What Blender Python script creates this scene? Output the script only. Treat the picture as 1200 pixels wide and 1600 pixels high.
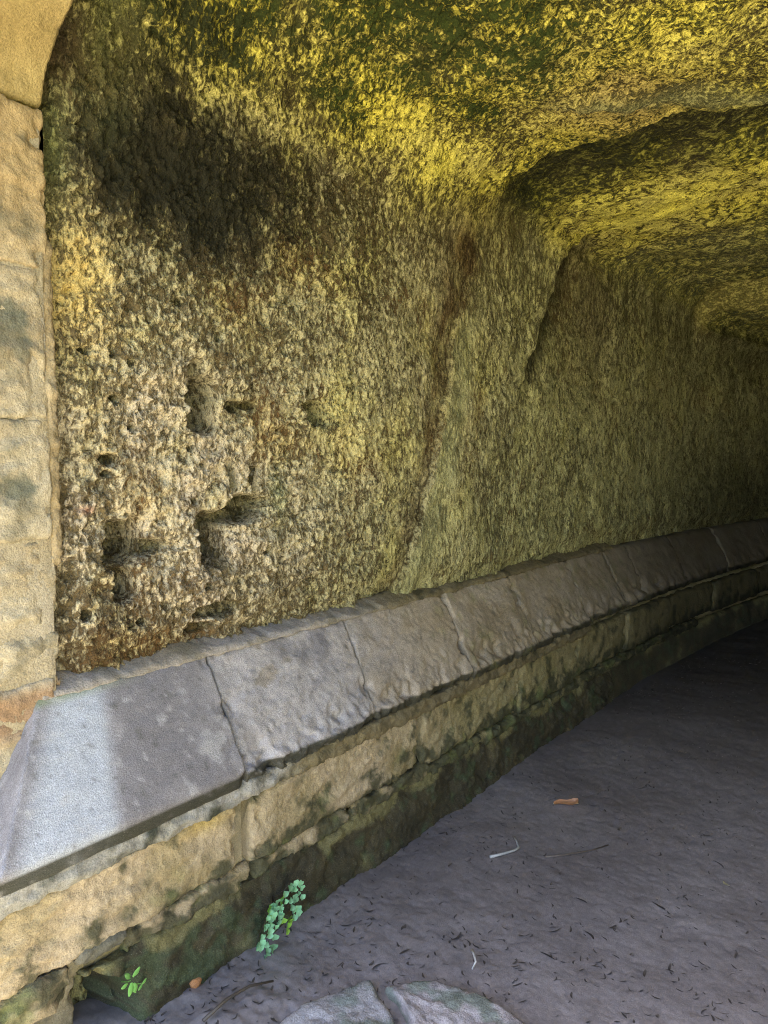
import bpy, math, random
import numpy as np
from mathutils import Vector

random.seed(7)
RNG = np.random.default_rng(11)
SC = bpy.context.scene
COL = SC.collection
for o in list(bpy.data.objects):
    bpy.data.objects.remove(o)

# ------------------------------------------------------------------ camera
cam = bpy.data.objects.new('camera', bpy.data.cameras.new('camera'))
COL.objects.link(cam)
cam.location = (0.0, 0.0, 1.5)
cam.rotation_euler = (math.radians(90 - 4.147), 0, math.radians(36.49 - 90))
cam.data.sensor_fit = 'VERTICAL'
cam.data.sensor_height = 36
cam.data.lens = 27
cam.data.clip_start = 0.05
cam.data.clip_end = 600
SC.camera = cam

# ------------------------------------------------------------------ sky, sun, exposure
SUN_TO = Vector((-0.48, 0.62, 0.92)).normalized()       # direction towards the sun
W = bpy.data.worlds.new('World'); SC.world = W; W.use_nodes = True
nt = W.node_tree; nt.nodes.clear()
sky = nt.nodes.new('ShaderNodeTexSky'); sky.sky_type = 'NISHITA'; sky.sun_disc = False
sky.sun_elevation = math.asin(SUN_TO.z)
sky.sun_rotation = math.atan2(SUN_TO.x, SUN_TO.y)
sky.air_density = 1.0; sky.dust_density = 2.0; sky.ozone_density = 1.0
bg = nt.nodes.new('ShaderNodeBackground'); bg.inputs['Strength'].default_value = 0.12
wo = nt.nodes.new('ShaderNodeOutputWorld')
nt.links.new(sky.outputs[0], bg.inputs['Color']); nt.links.new(bg.outputs[0], wo.inputs['Surface'])
sl = bpy.data.lights.new('sun', 'SUN'); sl.energy = 5.0; sl.angle = math.radians(0.53); sl.color = (1.0, 0.95, 0.86)
so = bpy.data.objects.new('sun', sl); COL.objects.link(so)
so.rotation_euler = (-SUN_TO).to_track_quat('-Z', 'Y').to_euler(); so.location = (-3, 4, 8)
SC.view_settings.view_transform = 'Standard'; SC.view_settings.look = 'None'
SC.view_settings.gamma = 1.0; SC.view_settings.use_curve_mapping = False
SC.view_settings.exposure = 3.25
SC.cycles.max_bounces = 10; SC.cycles.diffuse_bounces = 7; SC.cycles.glossy_bounces = 3
SC.cycles.sample_clamp_indirect = 8.0
SC.cycles.use_denoising = True; SC.cycles.denoising_prefilter = 'NONE'
SC.cycles.filter_width = 1.0

# ------------------------------------------------------------------ numpy noise
_PERM = RNG.permutation(512).astype(np.int32)
_PERM = np.concatenate([_PERM, _PERM])
_A = RNG.random(512) * 2 * np.pi
_GX, _GY = np.cos(_A).astype(np.float32), np.sin(_A).astype(np.float32)
_G3 = RNG.normal(size=(512, 3)); _G3 /= np.linalg.norm(_G3, axis=1)[:, None]; _G3 = _G3.astype(np.float32)

def _f(t): return t * t * t * (t * (t * 6 - 15) + 10)

def n2(u, v, seed=0):
    """gradient noise, about -1..1"""
    u = np.asarray(u, np.float32) + np.float32(seed * 17.31); v = np.asarray(v, np.float32) + np.float32(seed * 9.77)
    iu = np.floor(u); iv = np.floor(v); fu = u - iu; fv = v - iv
    iu = iu.astype(np.int32) & 511; iv = iv.astype(np.int32) & 511
    iu1 = (iu + 1) & 511; iv1 = (iv + 1) & 511
    def g(a, b, x, y):
        h = _PERM[_PERM[a] + b]
        return _GX[h] * x + _GY[h] * y
    a = g(iu, iv, fu, fv); b = g(iu1, iv, fu - 1, fv); c = g(iu, iv1, fu, fv - 1); d = g(iu1, iv1, fu - 1, fv - 1)
    wu = _f(fu); wv = _f(fv)
    x0 = a + (b - a) * wu; x1 = c + (d - c) * wu
    return (x0 + (x1 - x0) * wv) * 1.5

def fb2(u, v, oct=4, seed=0, gain=0.5):
    r = 0; a = 1.0; f = 1.0; s = 0
    for k in range(oct):
        r = r + a * n2(u * f, v * f, seed + k * 3); s += a; a *= gain; f *= 2.03
    return r / s * 1.4

def n3(p, f, seed=0):
    q = (p * f + seed * 13.7).astype(np.float32)
    i = np.floor(q); r = q - i; i = i.astype(np.int32) & 511
    j = (i + 1) & 511; w = _f(r)
    out = 0
    for dx in (0, 1):
        for dy in (0, 1):
            for dz in (0, 1):
                a = (j if dx else i)[:, 0]; b = (j if dy else i)[:, 1]; c = (j if dz else i)[:, 2]
                h = _PERM[(_PERM[_PERM[a] + b] + c) & 511]
                g = _G3[h]
                d = g[:, 0] * (r[:, 0] - dx) + g[:, 1] * (r[:, 1] - dy) + g[:, 2] * (r[:, 2] - dz)
                wt = (w[:, 0] if dx else 1 - w[:, 0]) * (w[:, 1] if dy else 1 - w[:, 1]) * (w[:, 2] if dz else 1 - w[:, 2])
                out = out + d * wt
    return out * 1.5

def fb3(p, f, oct=4, seed=0, gain=0.5):
    r = 0; a = 1.0; s = 0
    for k in range(oct):
        r = r + a * n3(p, f, seed + k * 3); s += a; a *= gain; f = f * 2.03
    return r / s * 1.4

def ss(a, b, x):
    t = np.clip((x - a) / (b - a), 0, 1)
    return t * t * (3 - 2 * t)

def blob(u, v, cu, cv, ru, rv):
    return np.exp(-(((u - cu) / ru) ** 2 + ((v - cv) / rv) ** 2))

def cells(u, v, seed=0):
    """distance to nearest jittered cell point and that cell's random value"""
    iu = np.floor(u).astype(np.int32); iv = np.floor(v).astype(np.int32)
    best = np.full(u.shape, 9.0, np.float32); val = np.zeros(u.shape, np.float32)
    for a in (-1, 0, 1):
        for b in (-1, 0, 1):
            h = _PERM[_PERM[(iu + a + seed * 31) & 511] + ((iv + b) & 511)]
            px = iu + a + (_GX[h] * 0.35 + 0.5); py = iv + b + (_GY[h] * 0.35 + 0.5)
            d = np.hypot(u - px, v - py)
            m = d < best
            best = np.where(m, d, best); val = np.where(m, ((h * 73) & 511) / 511.0, val)
    return best, val

def mix(a, b, m):
    a = np.asarray(a, np.float32); b = np.asarray(b, np.float32)
    return a * (1 - m[..., None]) + b * m[..., None]

def bend(x):                       # the tunnel curves gently to the right in the distance
    return np.where(x > 4, 0.0235 * (x - 4) ** 2, 0.0)

# ------------------------------------------------------------------ mesh helpers
def mesh_np(name, verts, quads, colors=None, smooth=True, ngons=None, alpha=None, under=None, zone=None):
    me = bpy.data.meshes.new(name)
    verts = np.asarray(verts, np.float32).reshape(-1, 3); quads = np.asarray(quads, np.int32).reshape(-1, 4)
    nv, nq = len(verts), len(quads)
    extra = ngons or []
    ln = np.full(nq + len(extra), 4, np.int32)
    idx = quads.ravel()
    if extra:
        ln[nq:] = [len(e) for e in extra]
        idx = np.concatenate([idx] + [np.asarray(e, np.int32) for e in extra])
    st = np.zeros(len(ln), np.int32); st[1:] = np.cumsum(ln)[:-1]
    me.vertices.add(nv); me.vertices.foreach_set('co', verts.ravel())
    me.loops.add(len(idx)); me.loops.foreach_set('vertex_index', idx.astype(np.int32))
    me.polygons.add(len(ln)); me.polygons.foreach_set('loop_start', st); me.polygons.foreach_set('loop_total', ln)
    if smooth:
        me.polygons.foreach_set('use_smooth', np.ones(len(ln), bool))
    me.update(calc_edges=True)
    if colors is not None:
        at = me.color_attributes.new('tint', 'FLOAT_COLOR', 'POINT')
        c = np.ones((nv, 4), np.float32); c[:, :3] = np.clip(np.asarray(colors).reshape(-1, 3), 0.004, 0.85)
        if alpha is not None: c[:, 3] = np.asarray(alpha).ravel()
        at.data.foreach_set('color', c.ravel())
    if under is not None:
        at = me.color_attributes.new('under', 'FLOAT_COLOR', 'POINT')
        c = np.ones((nv, 4), np.float32); c[:, :3] = np.clip(np.asarray(under).reshape(-1, 3), 0.004, 0.85)
        at.data.foreach_set('color', c.ravel())
        at = me.color_attributes.new('zone', 'FLOAT_COLOR', 'POINT')
        c = np.ones((nv, 4), np.float32); c[:, :2] = np.asarray(zone).reshape(-1, 2); c[:, 2] = 0
        at.data.foreach_set('color', c.ravel())
    return me

def grid_quads(nr, nc, flip=False):
    i = np.arange(nr * nc).reshape(nr, nc)
    q = np.stack([i[:-1, :-1], i[:-1, 1:], i[1:, 1:], i[1:, :-1]], -1).reshape(-1, 4)
    return q[:, ::-1] if flip else q

def obj(name, me, mat=None, parent=None, loc=None):
    o = bpy.data.objects.new(name, me); COL.objects.link(o)
    if mat and me and not me.materials:
        me.materials.append(mat)
    if loc is not None:
        o.location = loc
    if parent:
        o.parent = parent
        if loc is None:
            p = parent; off = Vector((0, 0, 0))
            while p: off += p.location; p = p.parent
            o.location = -off
    return o

def thing(name, label, cat, loc=(0, 0, 0), group=None):
    o = bpy.data.objects.new(name, None); COL.objects.link(o); o.location = loc
    o.empty_display_size = 0.05
    return tag(o, label, cat, group)

def tag(o, label=None, cat=None, group=None, kind=None):
    if label: o['label'] = label
    if cat: o['category'] = cat
    if group: o['group'] = group
    if kind: o['kind'] = kind
    return o

# ------------------------------------------------------------------ materials
def rock_mat(name, base=None, rough=0.9, grain=420.0, grain_amt=0.28, bump=0.5, bump_scale=190.0, bdist=0.004, spec=0.25, speck=0.0):
    m = bpy.data.materials.new(name); m.use_nodes = True
    N = m.node_tree.nodes; L = m.node_tree.links; N.clear()
    out = N.new('ShaderNodeOutputMaterial'); b = N.new('ShaderNodeBsdfPrincipled')
    L.new(b.outputs[0], out.inputs[0])
    geo = N.new('ShaderNodeNewGeometry')
    if base is None:
        a = N.new('ShaderNodeVertexColor'); a.layer_name = 'tint'; colour = a.outputs[0]
    else:
        a = N.new('ShaderNodeRGB'); a.outputs[0].default_value = (*base, 1); colour = a.outputs[0]
    t = N.new('ShaderNodeTexNoise'); t.inputs['Scale'].default_value = grain; t.inputs['Detail'].default_value = 3
    L.new(geo.outputs['Position'], t.inputs['Vector'])
    mr = N.new('ShaderNodeMapRange'); mr.inputs[1].default_value = 0.3; mr.inputs[2].default_value = 0.7
    mr.inputs[3].default_value = 1 - grain_amt; mr.inputs[4].default_value = 1 + grain_amt
    L.new(t.outputs[0], mr.inputs[0])
    mx = N.new('ShaderNodeMix'); mx.data_type = 'RGBA'; mx.blend_type = 'MULTIPLY'; mx.inputs[0].default_value = 1
    L.new(colour, mx.inputs[6]); L.new(mr.outputs[0], mx.inputs[7])
    res = mx.outputs[2]
    if speck > 0:
        v = N.new('ShaderNodeTexVoronoi'); v.inputs['Scale'].default_value = 150
        L.new(geo.outputs['Position'], v.inputs['Vector'])
        r = N.new('ShaderNodeMapRange'); r.inputs[1].default_value = 0.10; r.inputs[2].default_value = 0.18; r.inputs[3].default_value = speck; r.inputs[4].default_value = 0
        L.new(v.outputs['Distance'], r.inputs[0])
        m2 = N.new('ShaderNodeMix'); m2.data_type = 'RGBA'
        L.new(r.outputs[0], m2.inputs[0]); L.new(res, m2.inputs[6]); m2.inputs[7].default_value = (0.5, 0.48, 0.42, 1)
        res = m2.outputs[2]
    L.new(res, b.inputs['Base Color'])
    b.inputs['Roughness'].default_value = rough
    b.inputs['Specular IOR Level'].default_value = spec
    t2 = N.new('ShaderNodeTexNoise'); t2.inputs['Scale'].default_value = bump_scale; t2.inputs['Detail'].default_value = 5; t2.inputs['Roughness'].default_value = 0.65
    L.new(geo.outputs['Position'], t2.inputs['Vector'])
    bp = N.new('ShaderNodeBump'); bp.inputs['Strength'].default_value = bump; bp.inputs['Distance'].default_value = bdist
    L.new(t2.outputs[0], bp.inputs['Height']); L.new(bp.outputs[0], b.inputs['Normal'])
    return m

def lichen_rock():
    """pale lichen crust over darker rock: crust colour, rock colour and coverage are stored on the
    mesh, the crust's ragged outline and relief are made here"""
    m = bpy.data.materials.new('lichen_rock'); m.use_nodes = True
    N = m.node_tree.nodes; L = m.node_tree.links; N.clear()
    out = N.new('ShaderNodeOutputMaterial'); b = N.new('ShaderNodeBsdfPrincipled'); L.new(b.outputs[0], out.inputs[0])
    b.inputs['Roughness'].default_value = 0.9; b.inputs['Specular IOR Level'].default_value = 0.2
    geo = N.new('ShaderNodeNewGeometry')
    ca = N.new('ShaderNodeVertexColor'); ca.layer_name = 'tint'
    cu = N.new('ShaderNodeVertexColor'); cu.layer_name = 'under'
    def noise(vec, det, ro, dist=0.0):
        mp = N.new('ShaderNodeVectorMath'); mp.operation = 'MULTIPLY'; mp.inputs[1].default_value = vec
        L.new(geo.outputs['Position'], mp.inputs[0])
        t = N.new('ShaderNodeTexNoise'); t.inputs['Scale'].default_value = 1; t.inputs['Detail'].default_value = det
        t.inputs['Roughness'].default_value = ro; t.inputs['Distortion'].default_value = dist
        L.new(mp.outputs[0], t.inputs['Vector']); return t.outputs[0]
    def math_(op, a, c, d=None):
        x = N.new('ShaderNodeMath'); x.operation = op
        for k, q in enumerate((a, c, d)):
            if q is None: continue
            if isinstance(q, (int, float)): x.inputs[k].default_value = q
            else: L.new(q, x.inputs[k])
        return x.outputs[0]
    na = noise((82, 58, 36), 6, 0.68, 0.3); nb = noise((74, 30, 50), 6, 0.70, 0.45)
    nc = noise((84, 50, 30), 6, 0.72, 0.45)
    zn = N.new('ShaderNodeVertexColor'); zn.layer_name = 'zone'
    sp = N.new('ShaderNodeSeparateColor'); L.new(zn.outputs[0], sp.inputs[0])
    m0 = N.new('ShaderNodeMix'); m0.data_type = 'FLOAT'; L.new(sp.outputs[1], m0.inputs[0]); L.new(na, m0.inputs[2]); L.new(nc, m0.inputs[3])
    mf = N.new('ShaderNodeMix'); mf.data_type = 'FLOAT'; L.new(sp.outputs[0], mf.inputs[0]); L.new(m0.outputs[0], mf.inputs[2]); L.new(nb, mf.inputs[3])
    big = noise((19, 17, 14), 3, 0.6)
    f = math_('ADD', mf.outputs[0], math_('MULTIPLY', math_('SUBTRACT', big, 0.5), 0.42))
    f = math_('ADD', f, math_('MULTIPLY', math_('SUBTRACT', ca.outputs[1], 0.5), 0.50))
    mk = N.new('ShaderNodeMapRange'); mk.interpolation_type = 'SMOOTHSTEP'
    mk.inputs[1].default_value = 0.42; mk.inputs[2].default_value = 0.59; L.new(f, mk.inputs[0])
    mx = N.new('ShaderNodeMix'); mx.data_type = 'RGBA'; L.new(mk.outputs[0], mx.inputs[0]); L.new(cu.outputs[0], mx.inputs[6]); L.new(ca.outputs[0], mx.inputs[7])
    fine = noise((210, 200, 170), 4, 0.65)
    fr = N.new('ShaderNodeMapRange'); fr.inputs[1].default_value = 0.3; fr.inputs[2].default_value = 0.7; fr.inputs[3].default_value = 0.55; fr.inputs[4].default_value = 1.45
    L.new(fine, fr.inputs[0])
    mm = N.new('ShaderNodeMix'); mm.data_type = 'RGBA'; mm.blend_type = 'MULTIPLY'; mm.inputs[0].default_value = 1
    L.new(mx.outputs[2], mm.inputs[6]); L.new(fr.outputs[0], mm.inputs[7]); L.new(mm.outputs[2], b.inputs['Base Color'])
    h = math_('ADD', math_('MULTIPLY', mk.outputs[0], 0.55), math_('MULTIPLY', fine, 0.45))
    h = math_('ADD', h, math_('MULTIPLY', mf.outputs[0], 0.8))
    bp = N.new('ShaderNodeBump'); bp.inputs['Strength'].default_value = 1.0; bp.inputs['Distance'].default_value = 0.013
    L.new(h, bp.inputs['Height']); L.new(bp.outputs[0], b.inputs['Normal'])
    return m
M_ROCK = lichen_rock()
M_STONE = rock_mat('sandstone', rough=0.88, grain=240, grain_amt=0.22, bump=0.9, bump_scale=110, bdist=0.006)
M_COPE = rock_mat('coping_stone', rough=0.62, grain=330, grain_amt=0.34, bump=0.9, bump_scale=240, bdist=0.003, spec=0.35, speck=0.14)
M_MUD = rock_mat('mud', rough=0.50, grain=90, grain_amt=0.14, bump=0.5, bump_scale=230, bdist=0.0025, spec=0.5)
M_FOOT = rock_mat('mossy_footing', rough=0.85, grain=260, grain_amt=0.35, bump=0.8, bump_scale=170, bdist=0.004, speck=0.22)
M_EARTH = rock_mat('grassy_earth', base=(0.16, 0.17, 0.045), rough=0.95, grain=6, grain_amt=0.4, bump=0.5, bump_scale=9, bdist=0.08)
M_PATH = rock_mat('sandy_ground', base=(0.42, 0.37, 0.25), rough=0.95, grain=8, grain_amt=0.25, bump=0.5, bump_scale=14, bdist=0.03)
M_CLIFF = rock_mat('cliff_rock', base=(0.28, 0.22, 0.12), rough=0.95, grain=5, grain_amt=0.35, bump=0.8, bump_scale=7, bdist=0.1)

def leaf_mat(name, c, trans=0.3):
    m = bpy.data.materials.new(name); m.use_nodes = True
    N = m.node_tree.nodes; L = m.node_tree.links
    b = N['Principled BSDF']
    t = N.new('ShaderNodeTexNoise'); t.inputs['Scale'].default_value = 160
    g = N.new('ShaderNodeNewGeometry'); L.new(g.outputs['Position'], t.inputs['Vector'])
    oi = N.new('ShaderNodeObjectInfo')
    mm = N.new('ShaderNodeMath'); mm.operation = 'ADD'; L.new(t.outputs[0], mm.inputs[0]); L.new(oi.outputs['Random'], mm.inputs[1])
    r = N.new('ShaderNodeMapRange'); r.inputs[1].default_value = 0.3; r.inputs[2].default_value = 1.6; r.inputs[3].default_value = 0.6; r.inputs[4].default_value = 1.35
    L.new(mm.outputs[0], r.inputs[0])
    x = N.new('ShaderNodeMix'); x.data_type = 'RGBA'; x.blend_type = 'MULTIPLY'; x.inputs[0].default_value = 1
    x.inputs[6].default_value = (*c, 1); L.new(r.outputs[0], x.inputs[7]); L.new(x.outputs[2], b.inputs['Base Color'])
    b.inputs['Roughness'].default_value = 0.55
    if trans:
        b.inputs['Subsurface Weight'].default_value = 0.0
        tr = N.new('ShaderNodeBsdfTranslucent'); L.new(x.outputs[2], tr.inputs[0])
        ms = N.new('ShaderNodeMixShader'); ms.inputs[0].default_value = trans
        L.new(b.outputs[0], ms.inputs[1]); L.new(tr.outputs[0], ms.inputs[2])
        L.new(ms.outputs[0], N['Material Output'].inputs[0])
    return m

M_FERN = leaf_mat('fern_leaf', (0.30, 0.60, 0.35))
M_FERN_Y = leaf_mat('young_fern_leaf', (0.30, 0.55, 0.09))
M_SEED = leaf_mat('seedling_leaf', (0.22, 0.50, 0.12))
M_STEM = leaf_mat('dark_stem', (0.035, 0.022, 0.015), 0)
M_LITTER = leaf_mat('leaf_litter', (0.066, 0.056, 0.053), 0)
M_DEAD = leaf_mat('dead_leaf', (0.42, 0.20, 0.09), 0.1)
M_BLEACH = leaf_mat('bleached_twig', (0.46, 0.45, 0.44), 0)
M_PALE = leaf_mat('pale_leaf', (0.40, 0.38, 0.24), 0)
M_TWIG = leaf_mat('brown_twig', (0.09, 0.07, 0.055), 0)

# ================================================================== THE SETTING
# ---- ground outside and under everything
def flat_grid(name, x0, x1, y0, y1, z, n, mat, amp=0.0, freq=0.5):
    xs = np.linspace(x0, x1, n); ys = np.linspace(y0, y1, n)
    X, Y = np.meshgrid(xs, ys)
    Z = z + amp * fb2(X * freq, Y * freq, 3, 5)
    return obj(name, mesh_np(name, np.stack([X, Y, Z], -1), grid_quads(n, n)), mat)

tag(flat_grid('ground', -300, 300, -300, 300, -0.30, 60, M_EARTH), kind='structure')
tag(flat_grid('path', -14, 1.10, -2.6, 2.6, -0.035, 120, M_PATH, 0.015, 0.8), kind='structure')  # unseen ground at the mouth, kept pale to bounce light inside

def bank(sign):  # unseen bank, added mostly to bounce green light into the tunnel
    xs = np.linspace(-14, 0.40, 60); ts = np.linspace(0, 1, 30)
    X, T = np.meshgrid(xs, ts)
    Y = sign * (2.35 + 6.0 * T)
    Z = -0.3 + 2.6 * T ** 0.8 + 0.25 * fb2(X * 0.6, Y * 0.6, 4, 2) * ss(0, 0.15, T)
    return mesh_np('bank', np.stack([X, Y, Z], -1), grid_quads(30, 60, sign < 0))
tag(obj('bounce_bank', bank(1), M_EARTH), kind='structure')
tag(obj('bounce_bank', bank(-1), M_EARTH), kind='structure')

# ---- the hewn rock tunnel: one swept surface, divided into wall and ceiling
ZS, CO, RA = 2.40, 0.42, 0.66            # spring height, cove width, unrolled cove length
def ceil_h(x):
    h = 2.84 - 0.02 * np.clip(x - 1, 0, 2.2)
    return h
xs = [1.03]
while xs[-1] < 14.0:
    d = 0.0043 if xs[-1] < 2.9 else 0.0043 + (xs[-1] - 2.9) * 0.0038
    xs.append(xs[-1] + d)
xs = np.array(xs, np.float32)
vs = np.concatenate([np.arange(-0.1, 0.80, 0.05), np.arange(0.80, 3.06, 0.0049), np.arange(3.06, 4.50, 0.0075), np.arange(4.5, 6.36, 0.04), np.linspace(6.37, 9.2, 50)]).astype(np.float32)
X, V = np.meshgrid(xs, vs)               # rows = around the profile, columns = along the tunnel

wall = V < ZS
cove = (V >= ZS) & (V < ZS + RA)
th = np.clip((V - ZS) / RA, 0, 1) * (np.pi / 2)
# unrolled ceiling distance
cy = np.clip(V - ZS - RA, 0, None)
Yc = 1.80 - CO - cy
VEND = ZS + RA + (1.80 - CO) + 1.35      # start of the far cove
# ---- ceiling steps (functions of X and the across position)
yy = 1.80 - CO * (1 - np.cos(th)) - cy
wob = 0.06 * n2(yy * 2.3, X * 0 + 3.1, 4) + 0.03 * n2(yy * 7, X * 2, 6)
lip1 = 3.21 + wob + 0.10 * ss(0.9, 0.2, yy)
tt = X - lip1
hollow = ss(-0.02, 0.10, tt) * (0.075 * (1 - ss(0.10, 0.85, tt)))
lip2 = 4.16 + wob * 1.2
t2_ = X - lip2
hollow2 = ss(0.0, 0.05, t2_) * 0.13 * (1 - ss(0.05, 0.5, t2_))
lip3 = 6.30 + wob
t3_ = X - lip3
step3 = ss(0.0, 0.10, t3_) * 0.20
near_rise = 0.05 * ss(2.6, 1.2, X)
ex = 1.0 - 0.45 * ss(2.9, 3.5, X)
cth = np.clip(np.cos(th), 1e-6, 1) ** ex; sth = np.clip(np.sin(th), 1e-6, 1) ** ex
H = 2.80 + near_rise + hollow + hollow2 - step3 - 0.05 * ss(3.3, 4.0, X) * ss(5.0, 4.2, X)
# ---- wall line
Wy = np.full_like(X, 1.80)
cth = np.where(wall, 1.0, np.clip(cth, 0, 1)); sth = np.where(wall, 0.0, np.clip(sth, 0, 1))
Y0 = Wy - CO * (1 - cth) - cy
Z0 = np.where(wall, V, ZS + (H - ZS) * sth)
# slight arching of the ceiling
Z0 = Z0 + 0.06 * ss(0, 1.2, cy) * np.where(cy > 0, 1, 0)
# far side: cove and opposite wall (behind the camera's right shoulder)
far = V > VEND
t4 = np.clip((V - VEND) / RA, 0, 1) * (np.pi / 2)
dn = np.clip(V - VEND - RA, 0, None)
Yv = 1.80 - CO - (VEND - ZS - RA)
Y0 = np.where(far, Yv - CO * np.sin(t4), Y0)
Z0 = np.where(far, ZS + (H + 0.06 - ZS) * np.cos(t4) - dn, Z0)
Y0 = Y0 - bend(X)
P0 = np.stack([X, Y0, Z0], -1)
# outward-facing (into the tunnel) unit normals of the smooth shape
Nn = np.stack([np.zeros_like(X), np.where(far, np.sin(t4), -np.cos(th)), np.where(far, -np.cos(t4), -np.sin(th))], -1)

print('grid', X.shape)
# ---- relief
D = 0.030 * fb2(X * 1.3, V * 1.3, 3, 1) + 0.014 * fb2(X * 4.2, V * 3.6, 3, 7)
ceilw = ss(2.40, 2.75, V)                # 0 on the wall, 1 on the ceiling
rightw = ss(2.6, 3.8, X)
# seam: the near face stands proud of a smoother strip
seam = 2.54 + 0.40 * (V - 0.9) + 0.018 * n2(V * 9, X * 0 + 1.7, 3) + 0.03 * n2(V * 2.5, X * 0 + 4.7, 9)
sd = X - seam
wallw = 1 - ss(2.50, 2.70, V)
D = D + (0.024 * ss(-0.007, 0.005, sd) - 0.016 * np.exp(-((sd + 0.05) / 0.06) ** 2)) * wallw * (1 - 0.9 * ss(0.25, 1.1, sd)) * (1 - ss(2.0, 2.5, V))
strip = ss(0.0, 0.02, sd) * (1 - ss(0.10, 0.20 + 0.05 * n2(V * 4, X * 3, 2) + 0.10 * ss(1.6, 1.0, V), sd)) * (1 - ss(1.9, 2.4, V)) * 0.95
# leaning crevice
crev = 3.55 + (V - 1.83) * 0.70 + 0.02 * n2(V * 6, X * 0, 12)
cd = X - crev
cdep = 0.07 * ss(1.70, 2.45, V) * (1 - ss(2.62, 2.85, V))
D = D - cdep * ss(-0.01, 0.05, cd) * (1 - ss(0.10, 0.75, cd))
D = D + 0.025 * np.exp(-((cd + 0.05) / 0.06) ** 2) * ss(1.7, 2.3, V) * wallw
# next bay comes forward
rid = 4.97 - (2.8 - V) * 0.32
rdv = X - rid
D = D + 0.025 * ss(-0.02, 0.10, rdv) * (1 - ss(0.3, 1.2, rdv)) * ss(1.2, 2.3, V) * (1 - ceilw)
D = D - 0.05 * blob(X, V, 4.62, 2.62, 0.16, 0.10)
# far rib
D = D + step3 * 0.6 * (1 - ceilw) * ss(2.25, 2.6, V)
# diagonal pale rib and hollows on the near ceiling
rl = (X - 2.95) * 0.80 + (yy - 0.98) * 0.60 + 0.04 * n2(X * 4, yy * 4, 21)
D = D + ceilw * 0.020 * np.exp(-(rl / 0.05) ** 2) * ss(1.35, 1.1, yy)
D = D + ceilw * 0.030 * fb2(X * 2.2 + 0.6 * yy, yy * 3.2, 3, 33) * ss(0.6, 1.0, cy + 0.5)
# strata ledges over the ceiling beyond the lip
led = n2(yy * 1.0 + X * 0.3, X * 7.5 + yy * 1.2, 15)
D = D + ceilw * ss(3.1, 3.4, X) * 0.024 * np.sign(led) * np.abs(led) ** 0.35
# chisel dressing: short strokes, upright on the wall, lying along the ceiling
ua = X + 0.10 * (V - 1.6) + 0.012 * n2(X * 9, V * 7, 18); 
st1 = fb2(ua * 52, V * 17, 2, 30)
st2 = fb2(ua * 44, V * 34, 3, 35)
farx = ss(3.1, 3.4, X)
st3 = fb2(X * 26 + V * 6, V * 44, 3, 38) * (1 - farx) + fb2(X * 42, V * 10, 3, 39) * farx
rough_l = 1 - ss(2.0, 3.0, X)
strokes = st2 * rough_l * (1 - 0.3 * ceilw) + st1 * (1 - rough_l) * (1 - ceilw) * 0.9 + st3 * ceilw * 0.9
strokes = strokes * (1 - 0.85 * strip)
D = D + 0.0075 * strokes * (0.75 + 0.5 * n2(X * 3, V * 3, 40))
# crumbly coarse weathering
crum = fb2(X * 14, V * 13, 4, 44, 0.65)
crum2 = fb2(X * 55, V * 48, 3, 45, 0.7)
D = D + ((0.008 * rough_l + 0.003) * crum + (0.0075 * rough_l + 0.0025) * crum2) * (1 - 0.8 * strip)
kwx = 0.010 * n2(X * 30, V * 30, 161); kwv = 0.010 * n2(X * 30, V * 30, 162)
kn, kv = cells((ua + kwx) * 46, (V + kwv) * 33, 5)
knob = (0.55 - kn) * (0.5 + kv)
D = D + (0.0095 * rough_l + 0.0030) * knob * (1 - 0.8 * strip) * (0.12 + 1.15 * ss(-0.25, 0.45, fb2(X * 6, V * 5, 3, 181)))
mid = fb2(X * 8, V * 8, 3, 47)
D = D + (0.018 * blob(X, V, 1.4, 1.3, 0.7, 0.8) + 0.014 * ceilw + 0.009) * mid
# pits
pd, pv = cells(X * 15, V * 15, 3)
pitw = ss(1.4, 0.3, X - 0.9 + 0.35 * (V - 1.5)) * (1 - ceilw)
pit = (pv > 0.55) * ss(0.34, 0.12, pd + 0.10 * n2(X * 60, V * 60, 50)) * pitw
D = D - 0.016 * pit
pd2, pv2 = cells(X * 34, V * 30, 9)
pit2 = (pv2 > 0.5) * ss(0.40, 0.15, pd2) * (1 - ss(2.4, 3.4, X))
D = D - 0.006 * pit2
pd3, pv3 = cells((ua + 0.006 * n2(X * 40, V * 40, 71)) * 58, V * 20, 12)   # pick marks
pick = (pv3 > 0.25) * ss(0.42, 0.10, pd3) * (1 - ceilw) * (1 - 0.9 * strip)
D = D - 0.0095 * pick * (0.5 + 0.5 * rough_l) * ss(-0.4, 0.4, fb2(X * 7, V * 6, 3, 186))
# cut sockets and bigger cavities: centre X, height, half width, half height, depth, roundness, tilt
def cavity(cx, cv, rx, rv, dep, p=4, tilt=0.0, soft=0.18):
    global D, CAV
    du = (X - cx) + tilt * (V - cv); dv = V - cv
    r = (np.abs(du / rx) ** p + np.abs(dv / rv) ** p) ** (1.0 / p) + CN
    m = 1 - ss(1 - soft, 1 + soft, r)
    D = D - dep * m
    CAV = np.maximum(CAV, m)
CAV = np.zeros_like(X); CN = 0.13 * n2(X * 34, V * 34, 55) + 0.10 * n2(X * 13, V * 13, 57)
cavity(1.530, 1.655, 0.060, 0.080, 0.130, 4)
cavity(1.500, 1.745, 0.030, 0.040, 0.045, 2)
cavity(1.66, 1.655, 0.045, 0.018, 0.030, 2)
cavity(1.73, 1.66, 0.030, 0.020, 0.045, 2)
cavity(2.035, 1.650, 0.056, 0.044, 0.110, 3, 0.25)
cavity(2.010, 1.715, 0.020, 0.050, 0.045, 2)
cavity(1.245, 1.262, 0.058, 0.062, 0.110, 4, -0.2)
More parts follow.
